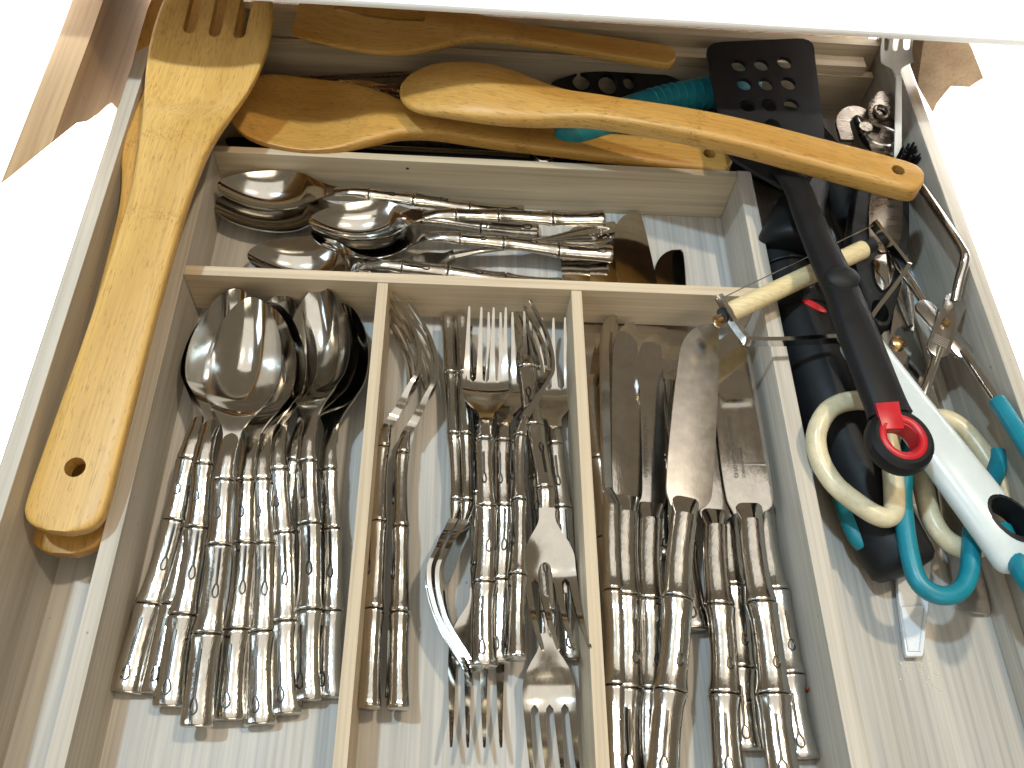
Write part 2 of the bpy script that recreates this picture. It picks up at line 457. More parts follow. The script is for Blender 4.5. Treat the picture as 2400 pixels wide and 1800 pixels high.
def neck_mesh(x0, x1, wa, wb, ta, tb, za, zm, zb):
    rings = []
    for k in range(11):
        q = k/10; x = x0+(x1-x0)*q; w = wa+(wb-wa)*sm(0, 1, q); t = ta+(tb-ta)*q
        z = (1-q)**2*za+2*q*(1-q)*zm+q*q*zb
        rings.append([Vector((x, math.cos(a)*w/2, z+math.sin(a)*t/2)) for a in [2*math.pi*j/14 for j in range(14)]])
    return loft(rings)
SPOON = [('bowl', spoon_bowl()), ('handle', spoon_handle)]

# ---- fork
FL = .190; FH = .068; TINE = .0360; FW = .0248
def fork_head(mat, L=FL, head=FH, tine=TINE, FW=FW, zs=1, name='head'):
    xs = L-tine; x0 = L-head
    def zc(x):
        return zs*lerpk([(x0, .0125), (x0+.014, .0068), (xs-.004, .0014), (xs+tine*.45, .0062), (L, .0190)], x)
    def wid(x):
        return lerpk([(x0, .0075), (x0+.006, .0085), (x0+.013, .0175), (x0+.020, FW*.97), (x0+.026, FW), (xs, FW*1.0), (L, FW*.93)], x)
    V, F = [], []; t = .0010
    idx = {}
    def vert(key, x, y, edge=False):
        if key in idx: return idx[key]
        z = zc(x)+11*y*y*sm(x0+.004, x0+.02, x)*(1-.6*sm(xs, L, x))
        k = len(V); tk_ = t+.0013*(1-sm(x0, x0+.022, x))
        V.append(Vector((x, y, z+tk_))); V.append(Vector((x, y, z-tk_))); idx[key] = k; return k
    quads = []
    # solid part: 14 columns
    cols = [0]
    tw, gw = .145, .14          # relative widths of tine root and gap (4 tines, 3 gaps)
    for i in range(4):
        cols += [cols[-1]+tw/2, cols[-1]+tw]
        if i < 3: cols += [cols[-1]+gw/2, cols[-1]+gw]
    tot = cols[-1]; cols = [c/tot-.5 for c in cols]
    rows = [x0+(xs-x0)*k/16 for k in range(17)]
    n = len(cols)
    for i, x in enumerate(rows):
        for j, c in enumerate(cols):
            dx = 0
            if i == len(rows)-1 and j in (3, 7, 11): dx = -.0022
            vert((i, j), x+dx, c*wid(x))
    for i in range(len(rows)-1):
        for j in range(n-1): quads.append((idx[(i, j)], idx[(i, j+1)], idx[(i+1, j+1)], idx[(i+1, j)]))
    last = len(rows)-1
    for q in range(4):
        j0 = q*4
        prev = [idx[(last, j0+k)] for k in range(3)]
        for m in range(1, 13):
            u = m/12; x = xs+tine*u
            cc = cols[j0+1]*wid(x)*(1+.02*u)
            hw = (cols[j0+2]-cols[j0])*FW/2*(1-.66*u**.9)
            if m == 12: hw *= .75
            cur = [vert(('t', q, m, k), x, cc+(k-1)*hw) for k in range(3)]
            for k in range(2): quads.append((prev[k], prev[k+1], cur[k+1], cur[k]))
            prev = cur
    from collections import Counter
    ec = Counter()
    for q in quads:
        for a, b in zip(q, q[1:]+q[:1]): ec[(min(a, b), max(a, b))] += 1
    for q in quads:
        F.append(q); F.append(tuple(i+1 for i in q[::-1]))
        for a, b in zip(q, q[1:]+q[:1]):
            if ec[(min(a, b), max(a, b))] == 1: F.append((a, a+1, b+1, b))
    me = make_mesh(name, V, F, mat, True, 50)
    return me
fork_handle = bamboo_handle('handle', FL-FH+.009, .0122, .0076, .0092, .0056, [(0, .0050), (.4, .0090), (.8, .0130), (.92, .0124), (1, .0095)], [.29, .575, .85], M['handle_steel'])
FORK = [('head', fork_head(M['steel'])), ('handle', fork_handle)]

# ---- knife
KL = .242; KB = .114
def knife_blade(mat, serr=False, w=.0222, L=KL, KB=KB):
    x0 = L-KB; V, F = [], []; N = 150 if serr else 60
    rows = []
    for i in range(N+1):
        u = 1-(1-i/N)**1.7 if not serr else i/N
        x = x0+KB*u
        # local +y = back of the blade, -y = edge; the blunt tip curves over to the edge side
        back = lerpk([(0, .30), (.08, .42), (.45, .45), (.75, .42)], min(u, .75))*w
        edge = -lerpk([(0, .28), (.04, .48), (.10, .55), (.5, .54), (.80, .50), (1, .44)], u)*w
        if u > .75:
            t = (u-.75)/.25; back = (.42-.78*(1-math.sqrt(max(0, 1-t**2.2))))*w
        if u > .975: edge += .05*w*((u-.975)/.025)**2
        if serr and .25 < u < .97: edge += .00035*(1 if i % 2 else -1)
        rows.append((x, back, edge))
    for x, b, e in rows:
        z = .0052
        for y, t in ((b, .0009), (b-(b-e)*.35, .0010), (b-(b-e)*.75, .0008), (e, .00015)):
            V.append(Vector((x, y, z+t)))
        for y, t in ((b, .0009), (b-(b-e)*.35, .0010), (b-(b-e)*.75, .0008), (e, .00015)):
            V.append(Vector((x, y, z-t)))
    for i in range(N):
        a, c = i*8, (i+1)*8
        for k in range(3): F.append((a+k, a+k+1, c+k+1, c+k)); F.append((a+4+k, c+4+k, c+5+k, a+5+k))
        F.append((a, c, c+4, a+4)); F.append((a+3, a+7, c+7, c+3))
    F.append((0, 4, 5, 1)); F.append((1, 5, 6, 2)); F.append((2, 6, 7, 3))
    a = N*8
    F += [(a, a+1, a+5, a+4), (a+1, a+2, a+6, a+5), (a+2, a+3, a+7, a+6)]
    return make_mesh('blade', V, F, mat, True, 35)
knife_handle = bamboo_handle('handle', KL-KB-.004, .0152, .0132, .0118, .0098, [(0, .0060), (.5, .0064), (1, .0058)], [.31, .655], M['handle_steel'], thin=False)
def bolster():
    x0 = KL-KB-.006
    return make_mesh('bolster', *neck_mesh(x0, x0+.012, .0126, .0150, .0096, .0022, .0058, .0056, .0052), M['blade_steel'], True, 60)
bol = bolster()
KNIFE = [('blade', knife_blade(M['blade_steel'])), ('handle', knife_handle), ('bolster', bol)]
KNIFE_N = [('blade', knife_blade(M['blade_steel'], False, .0165)), ('handle', knife_handle), ('bolster', bol)]
KNIFE_W = [('blade', knife_blade(M['worn_steel'], False, .0245)), ('handle', knife_handle), ('bolster', bol)]
KNIFE_S = [('blade', knife_blade(M['blade_steel'], True, .0250)), ('handle', knife_handle), ('bolster', bol)]
def text_mesh(body, size):
    cu = bpy.data.curves.new('t', 'FONT'); cu.body = body; cu.size = size; cu.extrude = .00003
    o = bpy.data.objects.new('t', cu); C.objects.link(o); me = evaluated(o); bpy.data.objects.remove(o)
    me.materials.clear(); me.materials.append(M['ink']); return me
def engraving(parent, lines, x, y, z=.00628, size=.0031):
    for k, s in enumerate(lines):
        t = add('engraving', text_mesh(s, size*(1 if k == 0 else .72)), parent)
        t.location = (x, y-k*.0036, z)

# ------------------------------------------------------------------ spoons in the spoon compartment
GS = 'tablespoons piled in the spoon compartment'
def spoon(label, e, t, ze, zt, roll=0, group=GS):
    return thing('spoon', label, 'spoon', group, SPOON, SL, e, t, ze, zt, .006, .0160, roll)
spoon('tablespoon buried lowest in the pile, its handle ending between two others', (362, 1625), (548, 690), 0, .001, 4)
spoon('tablespoon whose handle leans closest to the bamboo fork slot', (290, 1622), (556, 680), 0, .007, 6)
spoon('tablespoon second from the bamboo fork slot, bowl under the topmost spoon', (394, 1655), (552, 674), .002, .013, 2)
spoon('tablespoon crossing diagonally underneath, only part of its handle showing', (572, 1605), (795, 708), 0, .000, -4)
spoon('tablespoon with its bowl lowest in the middle stack', (673, 1674), (662, 692), .001, .005, -6)
spoon('tablespoon in the middle stack, handle between two straight handles', (611, 1697), (636, 706), .001, .010, -4)
spoon('tablespoon hidden under the topmost bowl, handle emerging straight below it', (537, 1686), (620, 712), .002, .013, 0)
spoon('tablespoon lying against the divider of the fork compartment, partly shaded', (780, 1634), (822, 706), 0, .006, -24)
spoon('tablespoon with tilted bowl resting on the one by the fork divider', (727, 1640), (770, 668), .002, .013, -20)
spoon('topmost tablespoon of the pile, bowl facing up with bright reflections', (459, 1700), (592, 690), .010, .029, 0)

# ------------------------------------------------------------------ forks in the fork compartment
GF = 'dinner forks in the fork compartment'
def fork(label, e, t, ze, zt, roll=0, oe=.005, ot=.0205, parts=FORK, name='fork', group=GF):
    if abs(roll) > 60: oe = ot = 0
    return thing(name, label, 'fork', group, parts, FL, e, t, ze, zt, oe, ot, roll)
fork('fork lying on its side against the spoon divider', (894, 1664), (1003, 733), .012, .014, -76)
fork('fork on its side nested beside the one at the spoon divider', (962, 1666), (1034, 752), .012, .014, -74)
fork('upside-down fork on its side, curved tines nested under another', (1030, 750), (986, 1556), .010, .013, -84)
fork('upside-down fork on its side nested over another, handle end by cross divider', (1064, 750), (1006, 1560), .013, .015, -80)
fork('fork lying flat on the tray floor, tines pointing away from the cross divider', (1128, 868), (1116, 1752), 0, 0, 0)
fork('fork lying flat beside the knife divider, four tines apart', (1341, 1547), (1284, 742), 0, .000, 0)
fork('fork whose wide head lies lowest in the compartment, tines cut by frame', (1252, 985), (1312, 1846), .004, .006, 3)
fork('fork with head turned round, tines over the handle by the knife divider', (1216, 745), (1322, 1528), .006, .018, -4)
fork('fork nested beneath the topmost fork, a little turned', (1172, 1552), (1199, 728), .008, .010, -8)
fork('fork standing on its edge beside the topmost forks', (1232, 1550), (1292, 752), .020, .021, -66)
fork('topmost fork of the pile, head facing up', (1135, 1562), (1143, 716), .014, .017, 0)

# ------------------------------------------------------------------ knives in the knife compartment
GK = 'table knives in the knife compartment'
def knife(label, e, t, ze, zt, roll=0, parts=KNIFE):
    return thing('knife', label, 'knife', GK, parts, KL, e, t, ze, zt, .007, .0055, roll)
knife('knife pushed under the cross divider, blade nearest the teaspoon handles', (1454, 1443), (1340, 528), .000, 0, 0)
knife('knife pushed under the cross divider, blade second from the teaspoons', (1504, 1443), (1408, 520), .000, 0, 0)
knife('knife pushed under the cross divider, short handle end showing among longer ones', (1628, 1478), (1462, 498), 0, 0, 0)
knife('small serrated knife slid under the cross divider with only its tip through', (1562, 1304), (1568, 580), 0, 0, 0, KNIFE_S)
knife('knife resting lowest against the tray wall, rust spot on its handle', (1888, 1778), (1722, 790), 0, .000, -6)
knife('knife with handle ending between two longer knives, blade hidden', (1752, 1757), (1672, 792), .001, .002, 0)
knife('knife leaning on edge against the fork divider', (1436, 1830), (1414, 728), .010, .014, 38, KNIFE_N)
knife('knife lying next to the one on the fork divider, narrow blade', (1472, 1832), (1459, 752), .009, .013, 8, KNIFE_N)
k3 = knife('knife with engraved lettering beneath the spotted knife', (1530, 1830), (1519, 780), .007, .008, 0, KNIFE_N)
knife('knife under the spotted knife, golden reflections on its blade', (1712, 1834), (1650, 800), .010, .011, 0)
k7 = knife('wide serrated knife with engraved lettering beside the tray wall', (1846, 1842), (1702, 776), .013, .014, -5, KNIFE_S)
knife('topmost knife with dull spotted blade', (1552, 1834), (1640, 752), .018, .028, 3, KNIFE_W)
for k, yy in ((k7, .0062), (k3, .0040)):
    bl = [c for c in k.children if c.name.startswith('blade')][0]
    engraving(bl, ['©HAMPTON SILVERSMITHS', 'STAINLESS CHINA'], KL-KB+.020, yy-.003)
rk = [o for o in C.objects if o.get('label', '').endswith('rust spot on its handle')][0]
rv, rf = [], []
for i in range(5):
    a, b = loft([[Vector((.0305+.0012*random.random(), -.0082+.0010*math.cos(q)+.0006*i-.001, .008+.0014*math.sin(q)-.0004*i)) + Vector((j*.0007, 0, 0)) for q in [2*math.pi*k/8 for k in range(8)]] for j in range(2)])
    o = len(rv); rv += a; rf += [tuple(x+o for x in t) for t in b]
add('rust_spot', make_mesh('rust_spot', rv, rf, M['rust']), rk)

# ------------------------------------------------------------------ teaspoon compartment
GT = 'teaspoons behind the cross divider'
def teaspoon(label, e, t, ze, zt, roll=0):
    return thing('teaspoon', label, 'teaspoon', GT, SPOON, SL, e, t, ze, zt, .006, .012, roll)
teaspoon('teaspoon lowest in the corner, dark bowl under another', (1262, 536), (503, 486), 0, 0, 0)
teaspoon('teaspoon on top in the tray corner, bowl facing up', (1228, 497), (509, 440), .012, .014, 4)
teaspoon('teaspoon lying along the cross divider, half hidden by it', (1316, 668), (582, 597), 0, .001, -4)
def ornate_handle():
    L = FL-FH+.004; rings = []
    for k in range(41):
        s = k/40
        w = lerpk([(0, .004), (.03, .012), (.10, .0185), (.22, .0165), (.40, .0090), (.65, .0062), (1, .0062)], s)
        z = lerpk([(0, .0050), (.4, .0085), (.8, .0130), (1, .0124)], s)
        rings.append([Vector((s*L, math.cos(a)*w/2, z+math.sin(a)*.0016)) for a in [2*math.pi*j/14 for j in range(14)]])
    P = [loft(rings)]
    zz = lambda s: lerpk([(0, .0050), (.4, .0085), (.8, .0130), (1, .0124)], s)
    for sd in (-1, 1):
        path = [Vector((s*L, sd*.42*lerpk([(0, .004), (.03, .012), (.10, .0185), (.22, .0165), (.40, .0090), (.65, .0062), (1, .0062)], s), zz(s)+.0012)) for s in [.02+.5*k/24 for k in range(25)]]
        P.append(tube(path, [.0006+.00035*(k % 2) for k in range(25)], 7))
    for k in range(26):
        s = .03+random.random()*.12; y = (random.random()-.5)*.010
        c = Vector((s*L, y, zz(s)+.0014)); r = .0006+.0007*random.random()
        P.append(tube([c+Vector((-r, 0, 0)), c+Vector((-r*.5, 0, 0)), c, c+Vector((r*.5, 0, 0)), c+Vector((r, 0, 0))], [r*.2, r*.85, r, r*.85, r*.2], 7))
    return make_mesh('ornate_handle', *join(*P), M['steel'], True, 60)
fork('old fork with ornate scrolled handle under the teaspoons', (1440, 545), (838, 612), .004, .002, 0,
     parts=[('head', fork_head(M['steel'])), ('ornate_handle', ornate_handle())], name='ornate_fork', group=None)
teaspoon('teaspoon nested under another, handle ending beside the ornate fork', (1436, 590), (731, 548), .008, .006, 0)
teaspoon('teaspoon on top of a nested pair, handle over the knife blades', (1418, 507), (726, 524), .017, .012, 4)

# ------------------------------------------------------------------ bamboo cooking utensils
def wooden(name, L, wk, tk, zk, dk, mat, seg=36, n=110, p=4.5):
    """x from the head tip (0) to the handle end (L). wk width, tk thickness, zk centre height, dk hollow depth (negative = domed)."""
    rings = []
    for i in range(n+1):
        s = i/n
        s = .45*s+.55*(.5-.5*math.cos(math.pi*s))        # denser near both ends
        w, t, z, d = lerpk(wk, s), lerpk(tk, s), lerpk(zk, s), lerpk(dk, s)
        r = []
        for k in range(seg):
            a = 2*math.pi*k/seg; c, q = math.cos(a), math.sin(a)
            y = w/2*math.copysign(abs(c)**(2/p), c); zz = t/2*math.copysign(abs(q)**(2/p), q)
            h = d*(1-min(1, abs(2*y/w))**2.2) if w > 0 else 0
            r.append(Vector((s*L, y, z+zz-(h if q > .01 else (h*.55 if d > 0 else h*.2)))))
        rings.append(r)
    return make_mesh(name, *loft(rings), mat, True, 50)
def ends(keys, L, r0, r1, n=6):
    """round the two ends of a width curve"""
    return keys
def place_wood(name, label, me, L, head, end, zh, ze, roll=0, group=None, cat='utensil', dz=0, part='body'):
    A = W(*head, zh); B = W(*end, ze)
    m, s = placement(A, B, L, roll)
    o = empty(name, label, cat, group, A); o.rotation_euler = m.to_euler(); o.scale = (s, s, s)
    add(part, me, o); REPORT.append((name, round(s, 3), label)); return o
GB = 'bamboo cooking utensils'
def round_tip(w, frac=.12, n=7):
    # width keys for a rounded head end
    return [(frac*(1-math.cos(math.pi/2*k/n)), w*math.sin(math.pi/2*k/n)+.0006) for k in range(n)]
# bamboo fork on top in the side slot
LF = .335
wk = round_tip(.060, .09)+[(.10, .0635), (.17, .0640), (.24, .0580), (.31, .0470), (.38, .0370), (.45, .0310), (.52, .0285), (.70, .0290), (.90, .0330), (.97, .0335), (.985, .030), (.995, .022), (1, .010)]
tk = [(0, .003), (.05, .0055), (.2, .007), (.4, .0085), (.6, .0085), (1, .0085)]
zk = [(0, .010), (.12, .0045), (.25, .002), (.38, .0055), (.5, .0035), (1, 0)]
dk = [(0, .001), (.08, .003), (.2, .0058), (.29, .0050), (.335, .0002), (.36, 0), (.5, 0), (1, 0)]
m_ = wooden('body', LF, wk, tk, zk, dk, M['bamboo_light'])
def slot(x, y0, y1, r, h=.03):
    """upright capsule cutter from (x0,y) to (x1,y)"""
    x0, x1 = x; y = (y0+y1)/2; P = []
    for k in range(9): a = math.pi/2+math.pi*k/8; P.append((x0+r*math.cos(a), y+r*math.sin(a)))
    for k in range(9): a = -math.pi/2+math.pi*k/8; P.append((x1+r*math.cos(a), y+r*math.sin(a)))
    return loft([[Vector((a, b, z)) for a, b in P] for z in (-h, h)])
m_ = cut(m_, [slot((-.02, .045), yy, yy, .0034) for yy in (-.0135, .0005, .0145)]+[cyl((LF-.028, 0, 0), .0045, .03)])
place_wood('bamboo_fork', 'bamboo serving fork with slotted head lying on a bamboo spoon', m_, LF, (545, -46), (140, 1250), .081, .046, 0, GB, 'bamboo fork')
wk2 = round_tip(.052, .09)+[(.10, .054), (.20, .056), (.30, .049), (.38, .040), (.45, .030), (.52, .0265), (.70, .027), (.90, .030), (.97, .0300), (.985, .028), (.995, .020), (1, .010)]
m_ = wooden('body', LF, wk2, tk, zk, [(0, 0), (.1, .003), (.2, .007), (.32, .003), (.38, 0), (1, 0)], M['bamboo_mid'])
place_wood('bamboo_spoon', 'bamboo spoon mostly hidden underneath the bamboo fork', m_, LF, (490, -36), (152, 1302), .064, .026, 0, GB, 'bamboo spoon')
# spoon with hollow bowl along the tray's back wall
LS = .300
wk = round_tip(.057, .085)+[(.095, .0590), (.16, .0610), (.22, .056), (.29, .041), (.34, .0270), (.40, .0190), (.50, .0185), (.75, .0210), (.96, .0235), (.985, .021), (.996, .015), (1, .008)]
tk = [(0, .003), (.05, .006), (.15, .008), (.33, .010), (.6, .0085), (1, .0085)]
zk = [(0, .007), (.15, .002), (.30, .005), (.36, .0045), (.55, .001), (1, 0)]
m_ = cut(wooden('body', LS, wk, tk, zk, [(0, 0), (.05, .003), (.14, .0075), (.22, .005), (.29, 0), (1, 0)], M['bamboo_mid']), [cyl((LS-.014, 0, 0), .0038, .03)])
place_wood('bamboo_spoon', 'bamboo spoon with hollow bowl lying behind the teaspoon compartment', m_, LS, (544, 258), (1712, 378), .036, .034, 0, GB, 'bamboo spoon')
# spoon lying face down on top
wk = round_tip(.045, .085)+[(.095, .0465), (.16, .047), (.22, .042), (.29, .031), (.34, .0240), (.42, .0200), (.55, .0205), (.80, .0222), (.955, .0228), (.985, .0205), (.996, .015), (1, .009)]
tk = [(0, .003), (.05, .006), (.15, .009), (.33, .0115), (.6, .0125), (1, .0125)]
zk = [(0, -.004), (.15, .002), (.30, .0015), (.40, .0050), (.62, .007), (.85, .002), (1, -.002)]
m_ = cut(wooden('body', LS, wk, tk, zk, [(0, 0), (.05, -.001), (.15, -.003), (.25, -.002), (.33, 0), (1, 0)], M['bamboo_dark']), [cyl((LS-.014, 0, 0), .0036, .03)])
place_wood('bamboo_spoon', 'worn orange bamboo spoon lying face down across the black turner', m_, LS, (940, 188), (2158, 428), .060, .080, 0, GB, 'bamboo spoon')
# slotted turner at the back
wk = [(0, .064), (.004, .071), (.012, .0745), (.05, .075), (.20, .074), (.30, .068), (.38, .050), (.45, .030), (.52, .0225), (.62, .0200), (.96, .022), (.985, .020), (1, .010)]
tk = [(0, .0025), (.1, .005), (.33, .008), (1, .009)]
m_ = cut(wooden('body', LS, wk, tk, [(0, .008), (.2, .001), (.38, .004), (.5, .005), (1, 0)], [(0, 0), (1, 0)], M['bamboo_dark']), [slot((.030, .095), .002, .002, .0042)])
place_wood('bamboo_turner', 'bamboo turner with one long slot at the back of the drawer', m_, LS, (706, 26), (1580, 138), .064, .060, 4, GB, 'bamboo turner')

# ------------------------------------------------------------------ things lying at the back
def pix_plate(name, px, z, t, mat, bev=.0006, smooth=True, zfun=None):
    pts = [W(p[0], p[1], z if zfun is None else zfun(p)) for p in px]
    return make_mesh(name, *plate(pts, t, bev), mat, smooth, 40)
def rounded(px, n=4, r=.22):
    """round the corners of a pixel polygon"""
    out = []; N = len(px)
    for i in range(N):
        a, b, c = Vector(px[i-1]), Vector(px[i]), Vector(px[(i+1) % N])
        p, q = b+(a-b)*r, b+(c-b)*r
        for k in range(n+1):
            t = k/n; out.append(tuple((1-t)**2*p+2*t*(1-t)*b+t*t*q))
    return out
# grater
gr = empty('grater', 'flat metal grater with raised teeth lying under the bamboo spoons', 'grater')
gz = .020
add('plate', pix_plate('plate', rounded([(640, 186), (1010, 168), (1330, 250), (1300, 330), (900, 300)], 3, .1), gz, .0012, M['brown_steel'], .0003), gr)
add('rim', make_mesh('rim', *tube([W(640, 186, gz+.001), W(1010, 168, gz+.001), W(1330, 250, gz+.001)], .0012, 8), M['chrome']), gr)
tv, tf = [], []
for i in range(16):
    for j in range(5):
        c = W(800+i*24+(j % 2)*12, 196+j*14+i*3, gz+.0002)
        r = .0014
        a, b = loft([[c+Vector((math.cos(q)*r*k, math.sin(q)*r*k, h)) for q in [2*math.pi*m/8 for m in range(8)]] for k, h in ((1, 0), (.7, .0009), (.3, .0012))])
        o = len(tv); tv += a; tf += [tuple(x+o for x in t) for t in b]
te = add('teeth', make_mesh('teeth', tv, tf, M['brown_steel']), gr); te['kind'] = 'stuff'
# black slotted spoon with a teal handle
sp = empty('slotted_spoon', 'black slotted spoon with oval holes and teal ribbed handle', 'slotted spoon')
px = rounded([(1290, 190), (1360, 168), (1480, 164), (1560, 172), (1620, 200), (1600, 250), (1480, 268), (1340, 262), (1280, 230)], 4, .3)
me = pix_plate('head', px, .030, .003, M['black'], .0008)
holes = []
for (cx, cy, a, b) in ((1362, 190, .0058, .0085), (1424, 196, .0062, .0100), (1474, 192, .0038, .0068)):
    c = W(cx, cy, .030); holes.append(cyl(c, a, .02, 20, b))
add('head', cut(me, holes), sp)
hp = spline([W(1312, 296, .040), W(1352, 305, .0405), W(1440, 274, .041), W(1560, 236, .041), (W(1700, 212, .040)), W(1760, 196, .038)], 8)
add('handle', make_mesh('handle', *tube(hp, [.0045, .0078, .0092]+[.0098]*(len(hp)-3), 16), M['teal_dark'], True, 60), sp)
for k in range(11):
    i = 22+k; c = hp[min(i, len(hp)-2)]; d = (hp[min(i+1, len(hp)-1)]-hp[i-1]).normalized()
    s_ = Vector((0, 0, 1)).cross(d).normalized(); u = d.cross(s_)
    ring = [c+s_*math.cos(q)*.0099+u*math.sin(q)*.0099 for q in [2*math.pi*m/20 for m in range(20)]]
    add('rib', make_mesh('rib', *tube(ring, .0005, 6, True), M['teal_dark']), sp)
# flat black spatula under the hollow bamboo spoon
bs = empty('black_spatula', 'flat black spatula lying on the drawer bottom beside the tray', 'spatula')
add('blade', pix_plate('blade', rounded([(520, 318), (760, 330), (790, 392), (560, 372)], 4, .2), .012, .003, M['black']), bs)
add('handle', make_mesh('handle', *tube(spline([W(770, 355, .011), W(1000, 372, .014), W(1300, 380, .014), W(1560, 388, .012)], 6), .0075, 12), M['black_soft'], True, 60), bs)
bs2 = empty('black_spatula', 'wide black spatula lying on the drawer bottom under the slotted turner', 'spatula')
add('blade', pix_plate('blade', rounded([(1500, 250), (1740, 225), (1900, 260), (1990, 360), (2010, 470), (1900, 470), (1790, 420), (1560, 350)], 4, .2), .016, .004, M['black'], .001), bs2)
add('handle', make_mesh('handle', *tube(spline([W(1960, 450, .016), W(2000, 540, .017), W(2040, 640, .017), W(2075, 760, .016)], 6), .0085, 14), M['black_soft'], True, 60), bs2)
bk = empty('skewer', 'thin steel skewer with ring lying under the bamboo spoons', 'skewer')
add('rod', make_mesh('rod', *tube(spline([W(860, 345, .024), W(1120, 358, .024), W(1240, 366, .024)], 6), .0016, 8), M['chrome']), bk)
rc = W(1275, 368, .024)
add('ring', make_mesh('ring', *tube([rc+Vector((math.cos(q)*.006, math.sin(q)*.004, 0)) for q in [2*math.pi*k/20 for k in range(20)]], .001, 7, True), M['chrome']), bk)

# ------------------------------------------------------------------ black slotted turner with the red hanging ring
tn = empty('slotted_turner', 'black nylon turner with round holes and red hanging ring', 'turner')
zt_ = .062
px = rounded([(1652, 100), (1905, 88), (1922, 231), (1934, 340), (1915, 400), (1885, 440), (1838, 440), (1770, 402), (1712, 366), (1685, 271)], 4, .16)
hz = lambda p: .0640
me = pix_plate('blade', px, zt_, .0024, M['black'], 0, True, hz)
cs = []
for (hx, hy) in ((365, 425), (510, 420), (660, 405), (400, 545), (540, 545), (685, 540), (420, 685), (560, 680), (705, 680), (585, 812)):
    x_, y_ = 1600+hx*.3617, hy*.3617
    c = W(x_, y_, hz((x_, y_))); cs.append(cyl(c, .0047, .02, 22, .0056))
add('blade', cut(me, cs), tn)
# handle as a lofted bar with rounded section
def round_bar(pts, w, t, seg=16, p=2.6):
    rings = []; n = len(pts)
    for i, c in enumerate(pts):
        d = (pts[min(i+1, n-1)]-pts[max(i-1, 0)]).normalized()
        s = Vector((0, 0, 1)).cross(d).normalized(); u = d.cross(s)
        r = []
        for k in range(seg):
            a = 2*math.pi*k/seg; cc, ss = math.cos(a), math.sin(a)
            r.append(c+s*(w[i]/2*math.copysign(abs(cc)**(2/p), cc))+u*(t[i]/2*math.copysign(abs(ss)**(2/p), ss)))
        rings.append(r)
    return loft(rings)
keys = [(1840, 395, .066), (1868, 440, .069), (1896, 512, .072), (1932, 595, .074), (1975, 690, .076), (2010, 780, .077), (2052, 890, .077), (2072, 940, .0768), (2086, 975, .0765)]
hp = spline([W(*k) for k in keys], 6); n = len(hp)
w = [lerpk([(0, .020), (.06, .0165), (.15, .0150), (.3, .0160), (.60, .0195), (.90, .0200), (1, .0215)], i/(n-1)) for i in range(n)]
tt = [lerpk([(0, .003), (.1, .0075), (.3, .0105), (.7, .0115), (1, .0112)], i/(n-1)) for i in range(n)]
me = make_mesh('handle', *round_bar(hp, w, tt), M['black'], True, 60)
rc = W(2106, 1036, .076)
hd = add('handle', me, tn)
q32 = [2*math.pi*m/40 for m in range(40)]
disc = make_mesh('handle_end', *loft([[rc+Vector((math.cos(q)*r, math.sin(q)*r*1.06, z)) for q in q32] for r, z in ((.0120, -.0054), (.0146, -.0036), (.0153, 0), (.0146, .0034), (.0125, .0052))]), M['black'], True, 60)
add('handle_end', cut(disc, [cyl(rc, .0082, .03, 32)]), tn)
bc = W(1976, 650, .0805)
add('boss', make_mesh('boss', *loft([[bc+Vector((math.cos(q)*.0088*k, math.sin(q)*.0078*k, h)) for q in [2*math.pi*m/24 for m in range(24)]] for k, h in ((1, -.002), (.97, .0006), (.8, .0019), (.5, .0027), (.15, .003))]), M['black_soft']), tn)
# red insert: ring and tongue
ring = [rc+Vector((math.cos(q)*.0092, math.sin(q)*.0098, .0040)) for q in [2*math.pi*m/32 for m in range(32)]]
rr = add('hanging_ring', make_mesh('hanging_ring', *tube(ring, .0021, 10, True), M['red']), tn)
sleeve = loft([[rc+Vector((math.cos(q)*r, math.sin(q)*r, z)) for q in [2*math.pi*m/32 for m in range(32)]] for r, z in ((.0090, .0050), (.0072, .0042), (.0072, -.0050), (.0090, -.0050))], False, True)
add('sleeve', make_mesh('sleeve', *sleeve, M['red']), rr)
tg = [W(2053, 944, .0827), W(2107, 940, .0827), W(2120, 1004, .0818), (W(2070, 1006, .0818))]
add('tongue', make_mesh('tongue', *plate(tg, .0030, .0004), M['red'], True), rr)

# ------------------------------------------------------------------ cheese slicer with roller, wire and white handle
cs_ = empty('cheese_slicer', 'cheese slicer with wooden roller, steel yoke and white handle', 'cheese slicer')
A, B = W(1706, 734, .0520), W(2022, 585, .0500)
ax = (B-A).normalized()
rp = [A+ax*((B-A).length*k/12) for k in range(13)]
add('roller', make_mesh('roller', *tube(rp, .0053, 20), M['roller'], True, 50), cs_)
add('roller_cap', make_mesh('roller_cap', *tube([A-ax*.004, A-ax*.002, A-ax*.0002], .0042, 14), M['black'], True, 50), cs_)
add('roller_cap', make_mesh('roller_cap', *tube([B+ax*.0002, B+ax*.003, B+ax*.0075], .0044, 14), M['black'], True, 50), cs_)
yoke = [W(1684, 694, .057), W(1714, 748, .054), W(1746, 792, .052), W(1760, 800, .052), W(1850, 800, .052), W(1960, 794, .052), W(2010, 800, .052)]
yk = bar(spline(yoke, 5), .0024, .0055)
yoke2 = [W(2046, 522, .060), W(2090, 578, .057), W(2122, 620, .055), W(2124, 630, .055), W(2090, 680, .054), W(2046, 738, .053), W(2016, 790, .052)]
yk2 = bar(spline(yoke2, 5), .0022, .0055)
add('yoke_arm', make_mesh('yoke_arm', *yk, M['chrome'], True, 50), cs_)
add('yoke_arm', make_mesh('yoke_arm', *yk2, M['chrome'], True, 50), cs_)
add('wire', make_mesh('wire', *tube([W(1690, 700, .059), W(1850, 622, .060), W(2046, 528, .062)], .00035, 6), M['chrome']), cs_)
sc_ = W(1703, 744, .052)-ax*.0046
